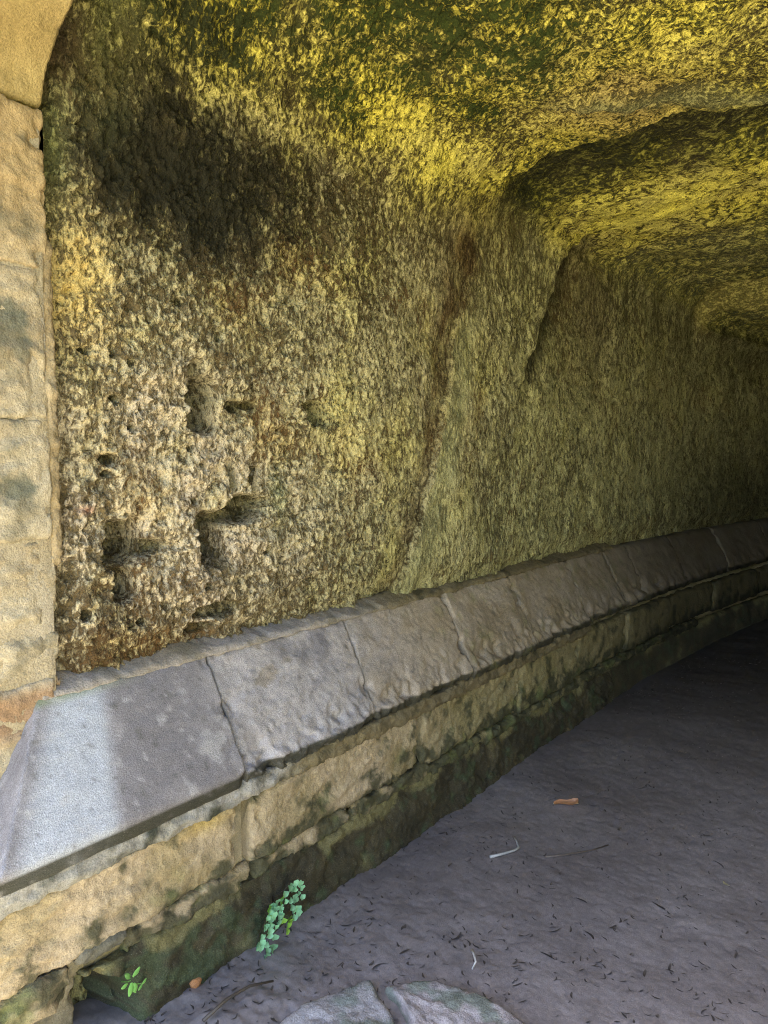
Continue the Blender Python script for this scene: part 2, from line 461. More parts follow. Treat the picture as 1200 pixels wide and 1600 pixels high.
cavity(1.32, 1.245, 0.075, 0.026, 0.045, 2)
cavity(1.245, 1.155, 0.036, 0.044, 0.090, 4)
cavity(1.550, 1.250, 0.066, 0.080, 0.130, 3, 0.05)
cavity(1.690, 1.335, 0.085, 0.042, 0.090, 3, -0.6)
cavity(1.735, 1.42, 0.022, 0.07, 0.035, 2)
cavity(1.64, 1.43, 0.022, 0.045, 0.020, 2)
cavity(1.215, 1.490, 0.024, 0.016, 0.050, 2)
cavity(1.575, 1.03, 0.085, 0.024, 0.045, 2)
cavity(1.52, 0.98, 0.05, 0.018, 0.030, 2)
cavity(4.88, 1.86, 0.035, 0.030, 0.05, 2)
cavity(1.60, 1.86, 0.014, 0.014, 0.03, 2)
cavity(2.60, 1.95, 0.012, 0.02, 0.02, 2)
_r = random.Random(21)
for _ in range(26):                      # small deep pits scattered over the lower left
    cavity(_r.uniform(1.1, 1.95), _r.uniform(1.0, 1.95), _r.uniform(0.008, 0.017), _r.uniform(0.008, 0.016), 0.03, 2)
# the wall bulges below the left sockets, is tucked back beside the pillar, and breaks up at its foot
D = D + 0.018 * blob(X, V, 1.55, 1.12, 0.5, 0.14)
D = D - 0.05 * ss(1.14, 1.05, X) * (1 - ceilw)
D = D + 0.012 * ss(1.04, 0.93, V) * fb2(X * 12, V * 12, 2, 60) - 0.035 * ss(1.06, 0.93, V)
# lichen crust: raised pale scabs
cov = 0.14 + 0.28 * (1 - ceilw) * ss(1.5, 2.1, X) * (1 - ss(2.0, 2.5, V)) + 0.30 * fb2(X * 2.6, V * 2.6, 3, 70)                       # local coverage
cov = cov - 0.75 * blob(X, V, 1.54, 2.27, 0.40, 0.19) - 0.5 * blob(X, V, 1.30, 2.36, 0.20, 0.22) - 0.35 * blob(X, V, 2.05, 2.42, 0.40, 0.14)
mossy = blob(X, V, 1.45, 2.70, 0.28, 0.11) + 1.1 * blob(X, V, 1.90, 3.00, 0.42, 0.22) + 0.8 * blob(X, V, 2.35, 3.30, 0.35, 0.2) + 0.8 * blob(X, V, 2.05, 2.72, 0.14, 0.05) + 0.7 * blob(X, V, 2.62, 2.98, 0.12, 0.05)
mossy = np.clip(mossy * (1 + 0.9 * fb2(X * 7, V * 7, 3, 171)), 0, 1.3)
cov = cov - 0.70 * mossy
cov = cov + 0.65 * blob(X, V, 1.75, 2.55, 0.40, 0.05) + 0.75 * blob(X, V, 2.55, 2.76, 0.45, 0.10) + 0.35 * blob(X, V, 2.85, 3.3, 0.5, 0.35)
cov = cov + 0.45 * blob(X, V, 1.12, 2.2, 0.05, 0.3) + 0.5 * blob(X, V, 1.14, 1.95, 0.08, 0.14)
cov = cov + 0.45 * blob(X, V, 1.45, 1.5, 0.40, 0.30) - 0.30 * blob(X, V, 1.15, 1.05, 0.12, 0.2)
D = D + 0.0028 * n2(X * 120, V * 110, 72)
ck = np.abs(fb2(X * 3.2 + 0.5 * V, V * 2.1, 4, 190)); D = D - 0.010 * ss(0.022, 0.0, ck) * (1 - strip)      # hairline cracks

# ---- pigment of the rock (lichen, algae, iron staining, bare stone, painted light and shade)
bare = np.array([0.30, 0.225, 0.115]); beige = np.array([0.54, 0.45, 0.32]); yellow = np.array([0.72, 0.63, 0.105])
olive = np.array([0.43, 0.385, 0.215]); darkr = np.array([0.070, 0.054, 0.022]); algae = np.array([0.024, 0.024, 0.015])
moss = np.array([0.036, 0.052, 0.011]); iron = np.array([0.17, 0.088, 0.030]); ochre = np.array([0.54, 0.395, 0.14])
n_a = fb2(X * 3.1, V * 3.1, 4, 80); n_b = fb2(X * 6.3, V * 5.1, 4, 84); n_c = fb2(X * 1.7, V * 1.9, 3, 88)
lowleft = np.clip(blob(X, V, 1.35, 1.30, 0.62, 0.62) * 1.25, 0, 1)
crustc = mix(np.broadcast_to(olive, X.shape + (3,)), yellow, np.clip(0.05 + 0.35 * n_a + 0.80 * ceilw, 0, 1))
crustc = mix(crustc, beige, np.clip(lowleft * (0.85 + 0.5 * n_b), 0, 1))
crustc = mix(crustc, ochre, np.clip(0.9 * blob(X, V, 1.13, 1.95, 0.10, 0.20) + 0.8 * blob(X, V, 2.95, 3.40, 0.35, 0.25) + 0.5 * ss(0.2, 0.7, n_c) * (1 - ceilw), 0, 1))
crustc = mix(crustc, np.array([0.38, 0.36, 0.17]), np.clip(0.7 * rightw * (1 - ceilw) + 0.5 * ss(1.6, 0.9, V) * ss(1.9, 2.6, X), 0, 0.85))
under = mix(np.broadcast_to(darkr, X.shape + (3,)), bare * 0.62, np.clip(0.42 * (1 - ceilw) * (0.5 + rough_l * 0.5) + 0.5 * lowleft + 0.3 * n_b, 0, 1))
under = mix(under, iron, np.clip(0.8 * ss(0.1, 0.6, n_c + 0.3 * n_b) * (1 - ceilw), 0, 1))
under = mix(under, moss, np.clip(ceilw * (0.35 + 0.7 * n_a) + mossy, 0, 0.95))
under = mix(under, algae, np.clip(0.95 * blob(X, V, 1.54, 2.27, 0.44, 0.22) + 0.6 * blob(X, V, 1.45, 2.68, 0.3, 0.12) + 0.5 * blob(X, V, 1.2, 1.02, 0.16, 0.16) + 0.6 * ss(0.25, 0.6, n_a - 0.2 * rough_l) * (1 - ceilw), 0, 1))
c_ = crustc
UN = under
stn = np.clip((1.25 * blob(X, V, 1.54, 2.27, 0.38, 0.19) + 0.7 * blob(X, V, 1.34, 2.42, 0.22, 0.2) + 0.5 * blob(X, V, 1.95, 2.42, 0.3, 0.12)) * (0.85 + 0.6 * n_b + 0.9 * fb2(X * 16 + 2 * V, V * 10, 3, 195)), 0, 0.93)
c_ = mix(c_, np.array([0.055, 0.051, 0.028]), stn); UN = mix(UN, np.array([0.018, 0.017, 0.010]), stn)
def far_c_(t, w): return w * ss(0.0, 0.05, t)
def film_or_shading(col, m, uf=0.55):                       # a stain, film or painted light and shade over crust and rock
    global c_, UN
    m = np.clip(m, 0, 1); c_ = mix(c_, col, m); UN = mix(UN, np.asarray(col) * uf, m)
# smoother strip beyond the seam: pale green film on bare stone
film_or_shading([0.05, 0.04, 0.02], 0.8 * np.exp(-((sd + 0.012) / 0.008) ** 2) * (1 - ss(2.1, 2.5, V)))
film_or_shading([0.40, 0.385, 0.19], strip * (0.85 + 0.3 * n_b), 0.72)
# iron-brown stain left of the seam and on the leaning bay
st_i = np.exp(-((sd + 0.09) / 0.10) ** 2) * ss(1.55, 1.75, V) * (1 - ss(2.35, 2.6, V)) + 0.6 * np.exp(-((sd + 0.05) / 0.05) ** 2) * (1 - ss(1.6, 1.9, V)) + 0.7 * blob(X, V, 3.0, 2.45, 0.20, 0.22)
film_or_shading([0.115, 0.064, 0.024], np.clip(st_i * (0.62 + 0.6 * n_b), 0, 0.85))
rw = rightw * (1 - ceilw)
UN = mix(UN, c_ * 0.45, 0.5 * rw)
c_ = mix(c_, c_ * np.array([1.12, 1.14, 1.15]), rw)
film_or_shading([0.050, 0.046, 0.024], 0.85 * ss(-0.015, 0.02, cd) * (1 - ss(0.10, 0.30 * ss(1.6, 2.5, V) + 0.11, cd + 0.04 * n_b)) * ss(1.75, 2.0, V) * (1 - ss(2.66, 2.78, V)))  # shade behind the crevice edge, painted as a dark tone
film_or_shading([0.06, 0.055, 0.03], 0.6 * far_c_(tt, ceilw) * (1 - ss(0.20, 0.70, tt + 0.15 * n_b)))  # shade behind the ceiling lip, painted dark
film_or_shading([0.20, 0.155, 0.085], 0.6 * blob(X, V, 4.55, 2.35, 0.30, 0.35))
# ceiling beyond the lip: shade painted into the hollow, grey-green film further in
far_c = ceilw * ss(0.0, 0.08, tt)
lip_shade = far_c * (1 - ss(0.25, 0.7, tt)) * 0.8
c_ = mix(c_, c_ * np.array([0.55, 0.62, 0.55]), lip_shade); UN = mix(UN, UN * np.array([0.55, 0.65, 0.55]), lip_shade)
cov = cov - 0.5 * lip_shade + 0.9 * far_c * blob(X, V, 4.15, 3.2, 0.35, 0.5)
film_or_shading([0.34, 0.36, 0.20], far_c * ss(4.3, 5.2, X) * 0.45)
film_or_shading([0.30, 0.30, 0.14], ceilw * np.exp(-(rl / 0.055) ** 2) * ss(1.35, 1.1, yy) * 0.85)
# green film by the arch, pink fleck, round pale lichen on the ceiling, darker tone inside the sockets
film_or_shading([0.24, 0.27, 0.10], np.clip(0.75 * blob(X, V, 1.20, 2.62, 0.10, 0.22) + 0.85 * blob(X, V, 1.085, 2.25, 0.03, 0.15), 0, 1) * (0.75 + 0.25 * n_b))
film_or_shading([0.10, 0.072, 0.040], 0.9 * blob(X, V, 1.10, 2.50, 0.05, 0.09))
film_or_shading([0.36, 0.40, 0.20], 0.8 * blob(X, V, 1.84, 1.36, 0.045, 0.10) * (0.7 + 0.5 * n_b))
film_or_shading([0.085, 0.080, 0.038], CAV * 0.7)
film_or_shading([0.45, 0.24, 0.18], 0.8 * blob(X, V, 1.14, 1.36, 0.022, 0.012))
rd = ss(0.016, 0.011, np.hypot(X - 1.31, V - 2.63)); c_ = mix(c_, np.array([0.62, 0.56, 0.20]), rd); UN = mix(UN, np.array([0.62, 0.56, 0.20]), rd)
dusky = 1 - (0.10 + 0.55 * ss(1.9, 1.1, V) * (1 - ceilw)) * ss(4.4, 7.5, X)            # light falloff further in, painted into the rock colour
c_ = c_ * dusky[..., None]; UN = UN * dusky[..., None]
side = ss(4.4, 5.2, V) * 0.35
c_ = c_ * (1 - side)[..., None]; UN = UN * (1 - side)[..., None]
rsr = ss(-0.12, 0.0, t3_) * (1 - ss(0.08, 0.16, t3_)) * ss(2.35, 2.6, V) * (V < 4.6)
film_or_shading([0.55, 0.47, 0.16], 0.8 * rsr * (0.8 + 0.3 * n_b))  # light catching the far riser, painted as a paler yellow band
covA = np.clip(0.5 + 0.30 * cov, 0, 1)

P = P0 + Nn * D[..., None]
# make the lip risers real: nothing more needed, H already steps
k1 = int(np.searchsorted(vs, 2.66)); k2 = int(np.searchsorted(vs, 4.6))
FARC = np.stack([ceilw * farx, (1 - ceilw) * ss(2.3, 3.3, X + 0.3 * n_a)], -1)
def rock_piece(name, a, b, st=1):
    z = (slice(a, b), slice(None, None, st))
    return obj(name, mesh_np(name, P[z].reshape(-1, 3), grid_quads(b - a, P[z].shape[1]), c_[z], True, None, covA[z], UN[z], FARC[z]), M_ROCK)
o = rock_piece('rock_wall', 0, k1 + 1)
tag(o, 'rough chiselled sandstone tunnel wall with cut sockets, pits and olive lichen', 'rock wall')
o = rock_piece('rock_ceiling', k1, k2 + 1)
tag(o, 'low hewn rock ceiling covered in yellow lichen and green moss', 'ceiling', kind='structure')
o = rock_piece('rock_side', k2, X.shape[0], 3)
tag(o, 'far side of the tunnel rock', 'rock wall', kind='structure')
# dark rock closing the far bend
ring = P[:, -1]
o = obj('rock_end', mesh_np('rock_end', ring, np.zeros((0, 4)), None, False, [list(range(len(ring)))]), M_CLIFF)
tag(o, kind='structure')
del P, P0, Nn, D, st1, st2, st3

# ---- cliff over the portal (outside, above the camera)
AR_A, AR_B, AR_Z = 1.79, 0.50, 2.33      # elliptical intrados
def arch_pt(t, off=0.0):
    y = AR_A * math.cos(t); z = AR_Z + AR_B * math.sin(t)
    nx, nz = math.cos(t) / AR_A, math.sin(t) / AR_B
    l = math.hypot(nx, nz); return y + off * nx / l, z + off * nz / l
inner = [(1.98, -0.3), (1.98, 2.2)] + [arch_pt(math.pi * k / 24, 0.2) for k in range(1, 24)] + [(-1.98, 2.2), (-1.98, -0.3)]
outer = []
for (y, z) in inner:
    a = math.atan2(z - 0.2, y); outer.append((math.cos(a) * 14, max(-0.3, min(6.5, 0.2 + math.sin(a) * 9))))
vv = []; n = len(inner)
for k in range(12):
    f_ = (k / 11) ** 1.6
    for a, b in zip(inner, outer):
        y = a[0] + (b[0] - a[0]) * f_; z = a[1] + (b[1] - a[1]) * f_
        vv.append((0.52 + 0.5 * f_ + (0.0 if k == 0 else 0.10 * math.sin(y * 3.1 + z * 2.3)), y, z))
o = obj('cliff', mesh_np('cliff', vv, grid_quads(12, n)), M_CLIFF); tag(o, kind='structure')

# ---- mud floor
fx = [0.75]
while fx[-1] < 14: fx.append(fx[-1] + (0.007 if fx[-1] < 2.6 else 0.007 + (fx[-1] - 2.6) * 0.005))
fx = np.array(fx, np.float32); fy = np.concatenate([np.linspace(-2.2, -0.3, 60), np.arange(-0.29, 1.85, 0.008)]).astype(np.float32)
FX, FY = np.meshgrid(fx, fy)
def mud_z(x, y):
    z = 0.014 * fb2(x * 1.6, y * 1.6, 3, 101) + 0.003 * fb2(x * 5, y * 5, 3, 105)
    rough = 0.35 + 0.65 * ss(2.6, 1.5, x + 0.4 * (1.6 - y)) 
    z = z + 0.0045 * rough * fb2(x * 15, y * 15, 3, 110)
    w = 0.02 * n2(x * 20, y * 20, 118)
    rip = fb2((x + w) * 40 + y * 10, (y + w) * 28, 2, 114)
    z = z - (0.0008 + 0.0022 * rough) * np.abs(rip) ** 0.8
    z = z - 0.0018 * ss(0.25, 0.6, fb2((x + w) * 24 + y * 6, y * 34, 2, 141))
    z = z + 0.05 * ss(1.50, 1.70, y) * ss(2.6, 1.2, x) * 0.6
    # leafy sludge heaped at the near left
    z = z + 0.035 * blob(x, y, 1.35, 1.45, 0.22, 0.16) * (1 + 0.25 * fb2(x * 14, y * 14, 2, 120))
    return z
FZ = mud_z(FX, FY)
mn = fb2(FX * 2.2, FY * 2.2, 4, 130); mn2 = fb2(FX * 14, FY * 14, 3, 133)
mc = mix(np.broadcast_to(np.array([0.222, 0.198, 0.202]), FX.shape + (3,)), np.array([0.150, 0.130, 0.132]), np.clip(0.4 + 0.6 * mn, 0, 1))
mc = mc * (1 + 0.16 * mn2)[..., None]
mc = mc * (1 - 0.7 * ss(3.0, 6.0, FX))[..., None]      # fading light further in, painted into the mud colour
FYb = FY - bend(FX)
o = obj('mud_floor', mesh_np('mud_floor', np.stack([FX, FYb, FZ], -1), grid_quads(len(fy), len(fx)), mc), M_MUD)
tag(o, 'damp grey wet mud floor of the tunnel strewn with dark leaf scraps', 'floor', kind='structure')

# ================================================================== MASONRY
def swept(name, prof, x0, x1, amp=0.006, freq=9, fine=0.0018, bev=0.010, res=0.009, xres=0.009, color=None, seed=0, slant=0.0, post=None, chip=0.0, dirt=0.0):
    """a dressed stone: a closed (y, z) profile run from x0 to x1, worn arrises, uneven faces"""
    pts = []
    n = len(prof)
    for i in range(n):
        a = np.array(prof[i], float); b = np.array(prof[(i + 1) % n], float)
        l = np.linalg.norm(b - a); k = max(1, int(l / res))
        for j in range(k): pts.append(a + (b - a) * j / k)
    pts = np.array(pts)
    # round the arrises a little
    for _ in range(2): pts = pts * 0.5 + (np.roll(pts, 1, 0) + np.roll(pts, -1, 0)) * 0.25
    tan = np.roll(pts, -1, 0) - np.roll(pts, 1, 0)
    nor = np.stack([tan[:, 1], -tan[:, 0]], -1); nor /= np.linalg.norm(nor, axis=1)[:, None] + 1e-9
    area = 0.5 * np.sum(pts[:, 0] * np.roll(pts[:, 1], -1) - np.roll(pts[:, 0], -1) * pts[:, 1])
    if area < 0: nor = -nor
    L = x1 - x0; k = max(4, int(L / xres))
    s = np.linspace(0, 1, k); 
    s = np.concatenate([[0, bev * 0.3 / L, bev * 0.75 / L], s[1:-1], [1 - bev * 0.75 / L, 1 - bev * 0.3 / L, 1]]); s = np.unique(s)
    XX = x0 + L * s
    e = np.minimum(XX - x0, x1 - XX)
    inset = bev * (1 - np.sqrt(np.clip(1 - (1 - np.clip(e / bev, 0, 1)) ** 2, 0, 1)))
    m = len(pts)
    V3 = np.zeros((len(XX), m, 3)); Nr = np.zeros_like(V3)
    V3[:, :, 0] = XX[:, None]
    V3[:, :, 1:] = pts[None] - nor[None] * inset[:, None, None]
    Nr[:, :, 1:] = nor[None]
    V3[:, :, 0] += slant * (V3[:, :, 2] - pts[:, 1].mean())
    P = V3.reshape(-1, 3); Q = Nr.reshape(-1, 3)
    d = amp * fb3(P * np.array([1.0, 1.0, 1.9]), freq, 5, seed, 0.6) + fine * fb3(P, 70, 3, seed + 5)
    if chip:                                     # knocked-off edges at the joints and along the lip
        near = np.repeat(1 - np.clip(e / 0.05, 0, 1), m)
        d = d - chip * near * ss(0.05, 0.5, fb3(P, 16, 2, seed + 9))
    P = P + Q * d[:, None]
    if post is not None: P = post(P)
    P[:, 1] -= bend(P[:, 0])
    c = color(P, seed) if color else None
    if dirt: c = mix(c, np.array([0.055, 0.048, 0.032]), dirt * np.repeat(1 - np.clip(e / 0.010, 0, 1), m))
    q = []
    i = np.arange(len(XX) * m).reshape(len(XX), m); j = np.roll(i, -1, 1)
    q = np.stack([i[:-1], j[:-1], j[1:], i[1:]], -1).reshape(-1, 4)
    if area < 0: q = q[:, ::-1]
    nb_ = len(P); P = np.vstack([P, P[i[0]], P[i[-1]]])                 # the end faces get vertices of their own
    if c is not None: c = np.vstack([c, c[i[0]], c[i[-1]]])
    caps = [list(range(nb_, nb_ + m))[::-1], list(range(nb_ + m, nb_ + 2 * m))]
    if area < 0: caps = [x[::-1] for x in caps]
    # share vertices but keep the caps flat-looking by the tiny bevel rings
    return mesh_np(name, P, q, c, True, caps)

def pal(base, alt, stain, stain_amt=0.5, f1=3.0, f2=8.0, green=None):
    base, alt, stain = map(np.array, (base, alt, stain))
    def fn(P, seed):
        a = fb3(P, f1, 4, seed + 40); b = fb3(P, f2, 4, seed + 44); h = fb3(P, 55, 2, seed + 48)
        c = mix(np.broadcast_to(base, P.shape), alt, ss(-0.35, 0.45, a))
        c = mix(c, stain, stain_amt * ss(0.05, 0.55, b))
        if green is not None: c = mix(c, np.array(green[0]), green[1] * ss(0.0, 0.5, fb3(P, 5, 3, seed + 60)))
        return c * (1 + 0.16 * h)[:, None]
    return fn

# ---- portal: pillars and arch of dressed stone
PB = (0.0, 1.79, 0.0)
portal = thing('stone_portal', 'pale dressed stone pillar and arch springing at the tunnel mouth', 'stone arch', (0.9, 1.95, -0.05))
def pillar_col(P, seed):
    z = P[:, 2]; a = fb3(P, 4, 4, seed + 2); b = fb3(P, 13, 4, seed + 6); h = fb3(P, 60, 2, seed + 8)
    c = mix(np.broadcast_to(np.array([0.42, 0.36, 0.26]), P.shape), np.array([0.32, 0.26, 0.17]), ss(-0.3, 0.5, a))
    c = mix(c, np.array([0.34, 0.245, 0.125]), 0.9 * ss(1.85, 2.1, z))
    c = mix(c, np.array([0.085, 0.095, 0.075]), 0.85 * ss(-0.2, 0.6, b + 0.4 * h + 1.3 * (np.exp(-((z - 1.80) / 0.10) ** 2) + np.exp(-((z - 1.43) / 0.09) ** 2)) * ss(1.035, 0.955, P[:, 0]) - 0.75))
    c = mix(c, np.array([0.17, 0.15, 0.10]), 0.7 * ss(0.05, 0.5, fb3(P, 9, 4, seed + 31)))
    c = mix(c, np.array([0.24, 0.135, 0.075]), 0.75 * ss(0.955, 0.91, z) * ss(0.78, 0.86, z))
    return c * (1 + 0.15 * h)[:, None]
zz = [-0.05, 0.56, 0.950, 1.295, 1.590, 1.950, 2.327]
for sgn in (1, -1):
    for k in range(len(zz) - 1):
        a, b = zz[k] + 0.0025, zz[k + 1] - 0.0025
        jit = [0.012, 0.0, -0.004, 0.004, 0.0, 0.006][k]
        yf = 1.785 - jit
        pr = [(yf, a), (yf, b), (2.16, b), (2.16, a)]
        if sgn < 0: pr = [(-y, z) for y, z in pr]
        fine_ = sgn > 0
        obj('stone_block', swept('stone_block', pr, 0.45, 1.05 - [0, 0.0, 0.003, 0.012, 0.016, 0.006][k], 0.014, 10, 0.005, 0.014, 0.008 if fine_ else 0.05, 0.008 if fine_ else 0.05, pillar_col, 200 + k + (20 if sgn < 0 else 0), chip=0.03), M_STONE, portal)
    pr = [(1.790, -0.04), (1.790, 2.32), (2.14, 2.32), (2.14, -0.04)]
    if sgn < 0: pr = [(-y, z) for y, z in pr]
    obj('mortar', swept('mortar', pr, 0.47, 1.036, 0.004, 14, 0.002, 0.006, 0.03, 0.03, pal((0.40, 0.35, 0.27), (0.34, 0.28, 0.18), (0.3, 0.26, 0.2)), 240), M_STONE, portal)
obj('mortar_pointing', swept('mortar_pointing', [(1.792, 1.23), (1.788, 1.5), (1.790, 1.80), (1.796, 2.02), (1.88, 2.02), (1.88, 1.23)], 1.030, 1.064, 0.020, 9, 0.006, 0.014, 0.008, 0.005, pal((0.33, 0.26, 0.16), (0.27, 0.205, 0.115), (0.17, 0.13, 0.07), 0.7), 252), M_STONE, portal)
def vous_col(P, seed):
    a = fb3(P, 5, 4, seed); h = fb3(P, 60, 2, seed + 8)
    c = mix(np.broadcast_to(np.array([0.36, 0.275, 0.125]), P.shape), np.array([0.27, 0.20, 0.085]), ss(-0.3, 0.5, a))
    return c * (1 + 0.15 * h)[:, None]
tv = [0.0, 0.62] + [0.62 + (math.pi - 1.24) * k / 9 for k in range(1, 10)] + [math.pi]
for k in range(len(tv) - 1):
    ts_ = np.linspace(tv[k] + 0.004, tv[k + 1] - 0.004, 10)
    pr = [arch_pt(t) for t in ts_] + [arch_pt(t, 0.36) for t in ts_[::-1]]
    fine_ = k == 0
    obj('voussoir', swept('voussoir', pr, 0.45, 1.05, 0.014, 8, 0.005, 0.012, 0.010 if fine_ else 0.05, 0.010 if fine_ else 0.05, vous_col, 260 + k), M_STONE, portal)

# ---- low wall with sloping coping
low = thing('low_wall', 'low stone wall with sloping coping stones along the tunnel side', 'stone wall', (3.0, 1.75, 0.0))
NAT = pal((0.36, 0.28, 0.19), (0.30, 0.25, 0.15), (0.20, 0.16, 0.09), 0.5, 3, 9)
def cope_col(P, seed):
    x, z = P[:, 0], P[:, 2]
    a = fb3(P, 5, 4, seed + 2); b = fb3(P, 14, 4, seed + 6); h = fb3(P, 80, 2, seed + 8)
    grey = mix(np.broadcast_to(np.array([0.185, 0.175, 0.190]), P.shape), np.array([0.25, 0.238, 0.255]), ss(0.0, 0.5, a))
    tan = mix(np.broadcast_to(np.array([0.36, 0.305, 0.245]), P.shape), np.array([0.27, 0.22, 0.155]), ss(-0.3, 0.5, a))
    c = mix(grey, np.array([0.40, 0.375, 0.385]), ss(1.42, 1.60, x) * 0.8 * ss(-0.2, 0.3, a + 0.3))
    c = mix(c, tan, ss(1.95, 2.6, x + 0.25 * a))
    # worn brown patch, green film, sky light painted pale blue on the end stone
    c = mix(c, np.array([0.25, 0.215, 0.175]), 0.8 * ss(0.25, 0.5, b + 0.9 * np.exp(-((x - 1.76) / 0.09) ** 2 - ((z - 0.80) / 0.06) ** 2) - 0.3) * ss(1.4, 1.6, x))
    c = mix(c, np.array([0.42, 0.45, 0.52]), 0.8 * ss(1.16, 1.10, x + 0.03 * a + 0.25 * (0.75 - z)) * ss(0.0, 0.08, x - (0.79 + 0.195 * (z - 0.585) / 0.32)))
    c = mix(c, np.array([0.40, 0.39, 0.40]), 0.55 * ss(0.3, 0.5, b + 0.7 * np.exp(-((x - 1.42) / 0.07) ** 2 - ((z - 0.67) / 0.05) ** 2) - 0.1) * ss(1.25, 1.3, x) * ss(1.6, 1.5, x))
    # dark weed on the lip below the arris
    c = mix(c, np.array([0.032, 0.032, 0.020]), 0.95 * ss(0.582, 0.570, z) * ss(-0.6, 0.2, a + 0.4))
    c = mix(c, np.array([0.20, 0.24, 0.10]), 0.7 * ss(0.875, 0.90, z) * ss(1.35, 1.0, x))
    c = mix(c, np.array([0.21, 0.215, 0.10]), 0.45 * ss(0.1, 0.6, b) * ss(2.3, 3.0, x))
    sp_ = fb3(P, 30, 3, seed + 70)
    c = mix(c, np.array([0.10, 0.095, 0.09]), 0.55 * ss(0.35, 0.6, sp_)); c = mix(c, np.array([0.46, 0.45, 0.46]), 0.4 * ss(0.35, 0.6, -sp_) * ss(2.4, 1.8, x))
    c = c * (1 - 0.65 * ss(3.4, 6.0, x))[:, None]  # light falloff into the tunnel, painted into the coping colour
    return c * (1 + 0.14 * h)[:, None]
def worn(P):                            # the lip of the older stones is knocked about
    front = ss(1.70, 1.62, P[:, 1])
    e = ss(-0.05, 0.55, fb3(P, 8, 3, 66)) * 0.030 + ss(0.0, 0.5, fb3(P, 26, 2, 67)) * 0.010
    P[:, 1] += front * e; P[:, 2] -= front * e * 0.35 * ss(0.57, 0.60, P[:, 2])
    return P
def hip(P):
    lim = 0.585 + (P[:, 0] - 0.79) / 0.195 * 0.32
    P[:, 2] = np.where(P[:, 0] < 1.0, np.minimum(P[:, 2], np.maximum(lim, 0.54)), P[:, 2])
    return P
CP = [(1.625, 0.535), (1.615, 0.588), (1.785, 0.905), (1.87, 0.91), (1.87, 0.535)]
joints = [0.70, 1.515, 2.165, 2.845, 3.47, 4.19, 4.75, 5.10, 5.9, 6.8, 7.8, 8.9, 10.2, 12.0]
for k in range(len(joints) - 1):
    a, b = joints[k] + 0.0025, joints[k + 1] - 0.0025
    r = random.Random(k)
    dz = 0 if k == 0 else r.uniform(-0.005, 0.005); dy = 0 if k == 0 else 0.004 * (k % 3) + r.uniform(-0.002, 0.002)
    pr = [(y + dy, z + dz) for y, z in CP]
    if k >= 1: pr = pr[:1] + [(1.610 + dy, 0.575 + dz), (1.640 + dy, 0.622 + dz)] + pr[2:]
    far_ = 1 + max(0, a - 3.2) * 0.6
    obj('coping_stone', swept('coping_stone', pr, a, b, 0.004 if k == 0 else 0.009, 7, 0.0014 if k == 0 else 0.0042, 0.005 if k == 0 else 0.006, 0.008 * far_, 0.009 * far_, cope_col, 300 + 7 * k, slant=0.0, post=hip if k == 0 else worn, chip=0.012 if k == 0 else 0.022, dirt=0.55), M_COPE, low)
obj('joint_mortar', swept('joint_mortar', [(1.675, 0.54), (1.668, 0.590), (1.815, 0.870), (1.87, 0.88), (1.87, 0.54)], 1.30, 12.0, 0.004, 12, 0.002, 0.01, 0.02, 0.02, pal((0.16, 0.14, 0.10), (0.11, 0.095, 0.06), (0.06, 0.055, 0.035), 0.7), 415), M_STONE, low)
# mortar: bed under the coping, heart of the wall, fillet behind the coping
def along(near, farp, x0, x1):            # one mortar near the mouth, another further in
    def fn(P, seed):
        return mix(near(P, seed), farp(P, seed), ss(x0, x1, P[:, 0] + 0.15 * fb3(P, 6, 2, seed)))
    return fn
DARKM = pal((0.15, 0.125, 0.075), (0.20, 0.165, 0.095), (0.06, 0.055, 0.03), 0.8, 5, 12)
BED = pal((0.32, 0.31, 0.29), (0.26, 0.25, 0.22), (0.05, 0.055, 0.04), 0.95, 5, 12)
obj('mortar_bed', swept('mortar_bed', [(1.634, 0.485), (1.626, 0.510), (1.632, 0.545), (1.85, 0.545), (1.85, 0.49)], 0.70, 4.2, 0.016, 14, 0.004, 0.01, 0.007, 0.008, along(BED, DARKM, 1.5, 1.9), 420), M_STONE, low)
obj('mortar_fillet', swept('mortar_fillet', [(1.775, 0.895), (1.785, 0.915), (1.86, 0.945), (1.88, 0.89)], 0.99, 4.9, 0.012, 9, 0.003, 0.01, 0.007, 0.009, along(pal((0.33, 0.30, 0.28), (0.28, 0.24, 0.19), (0.16, 0.14, 0.09), 0.6), DARKM, 1.9, 2.7), 430), M_STONE, low)
obj('mortar', swept('mortar', [(1.690, 0.20), (1.690, 0.53), (1.90, 0.53), (1.90, 0.20)], 0.70, 13.5, 0.006, 16, 0.003, 0.01, 0.03, 0.03, pal((0.36, 0.31, 0.21), (0.28, 0.24, 0.13), (0.13, 0.12, 0.06), 0.7, green=((0.10, 0.12, 0.05), 0.5)), 440), M_STONE, low)
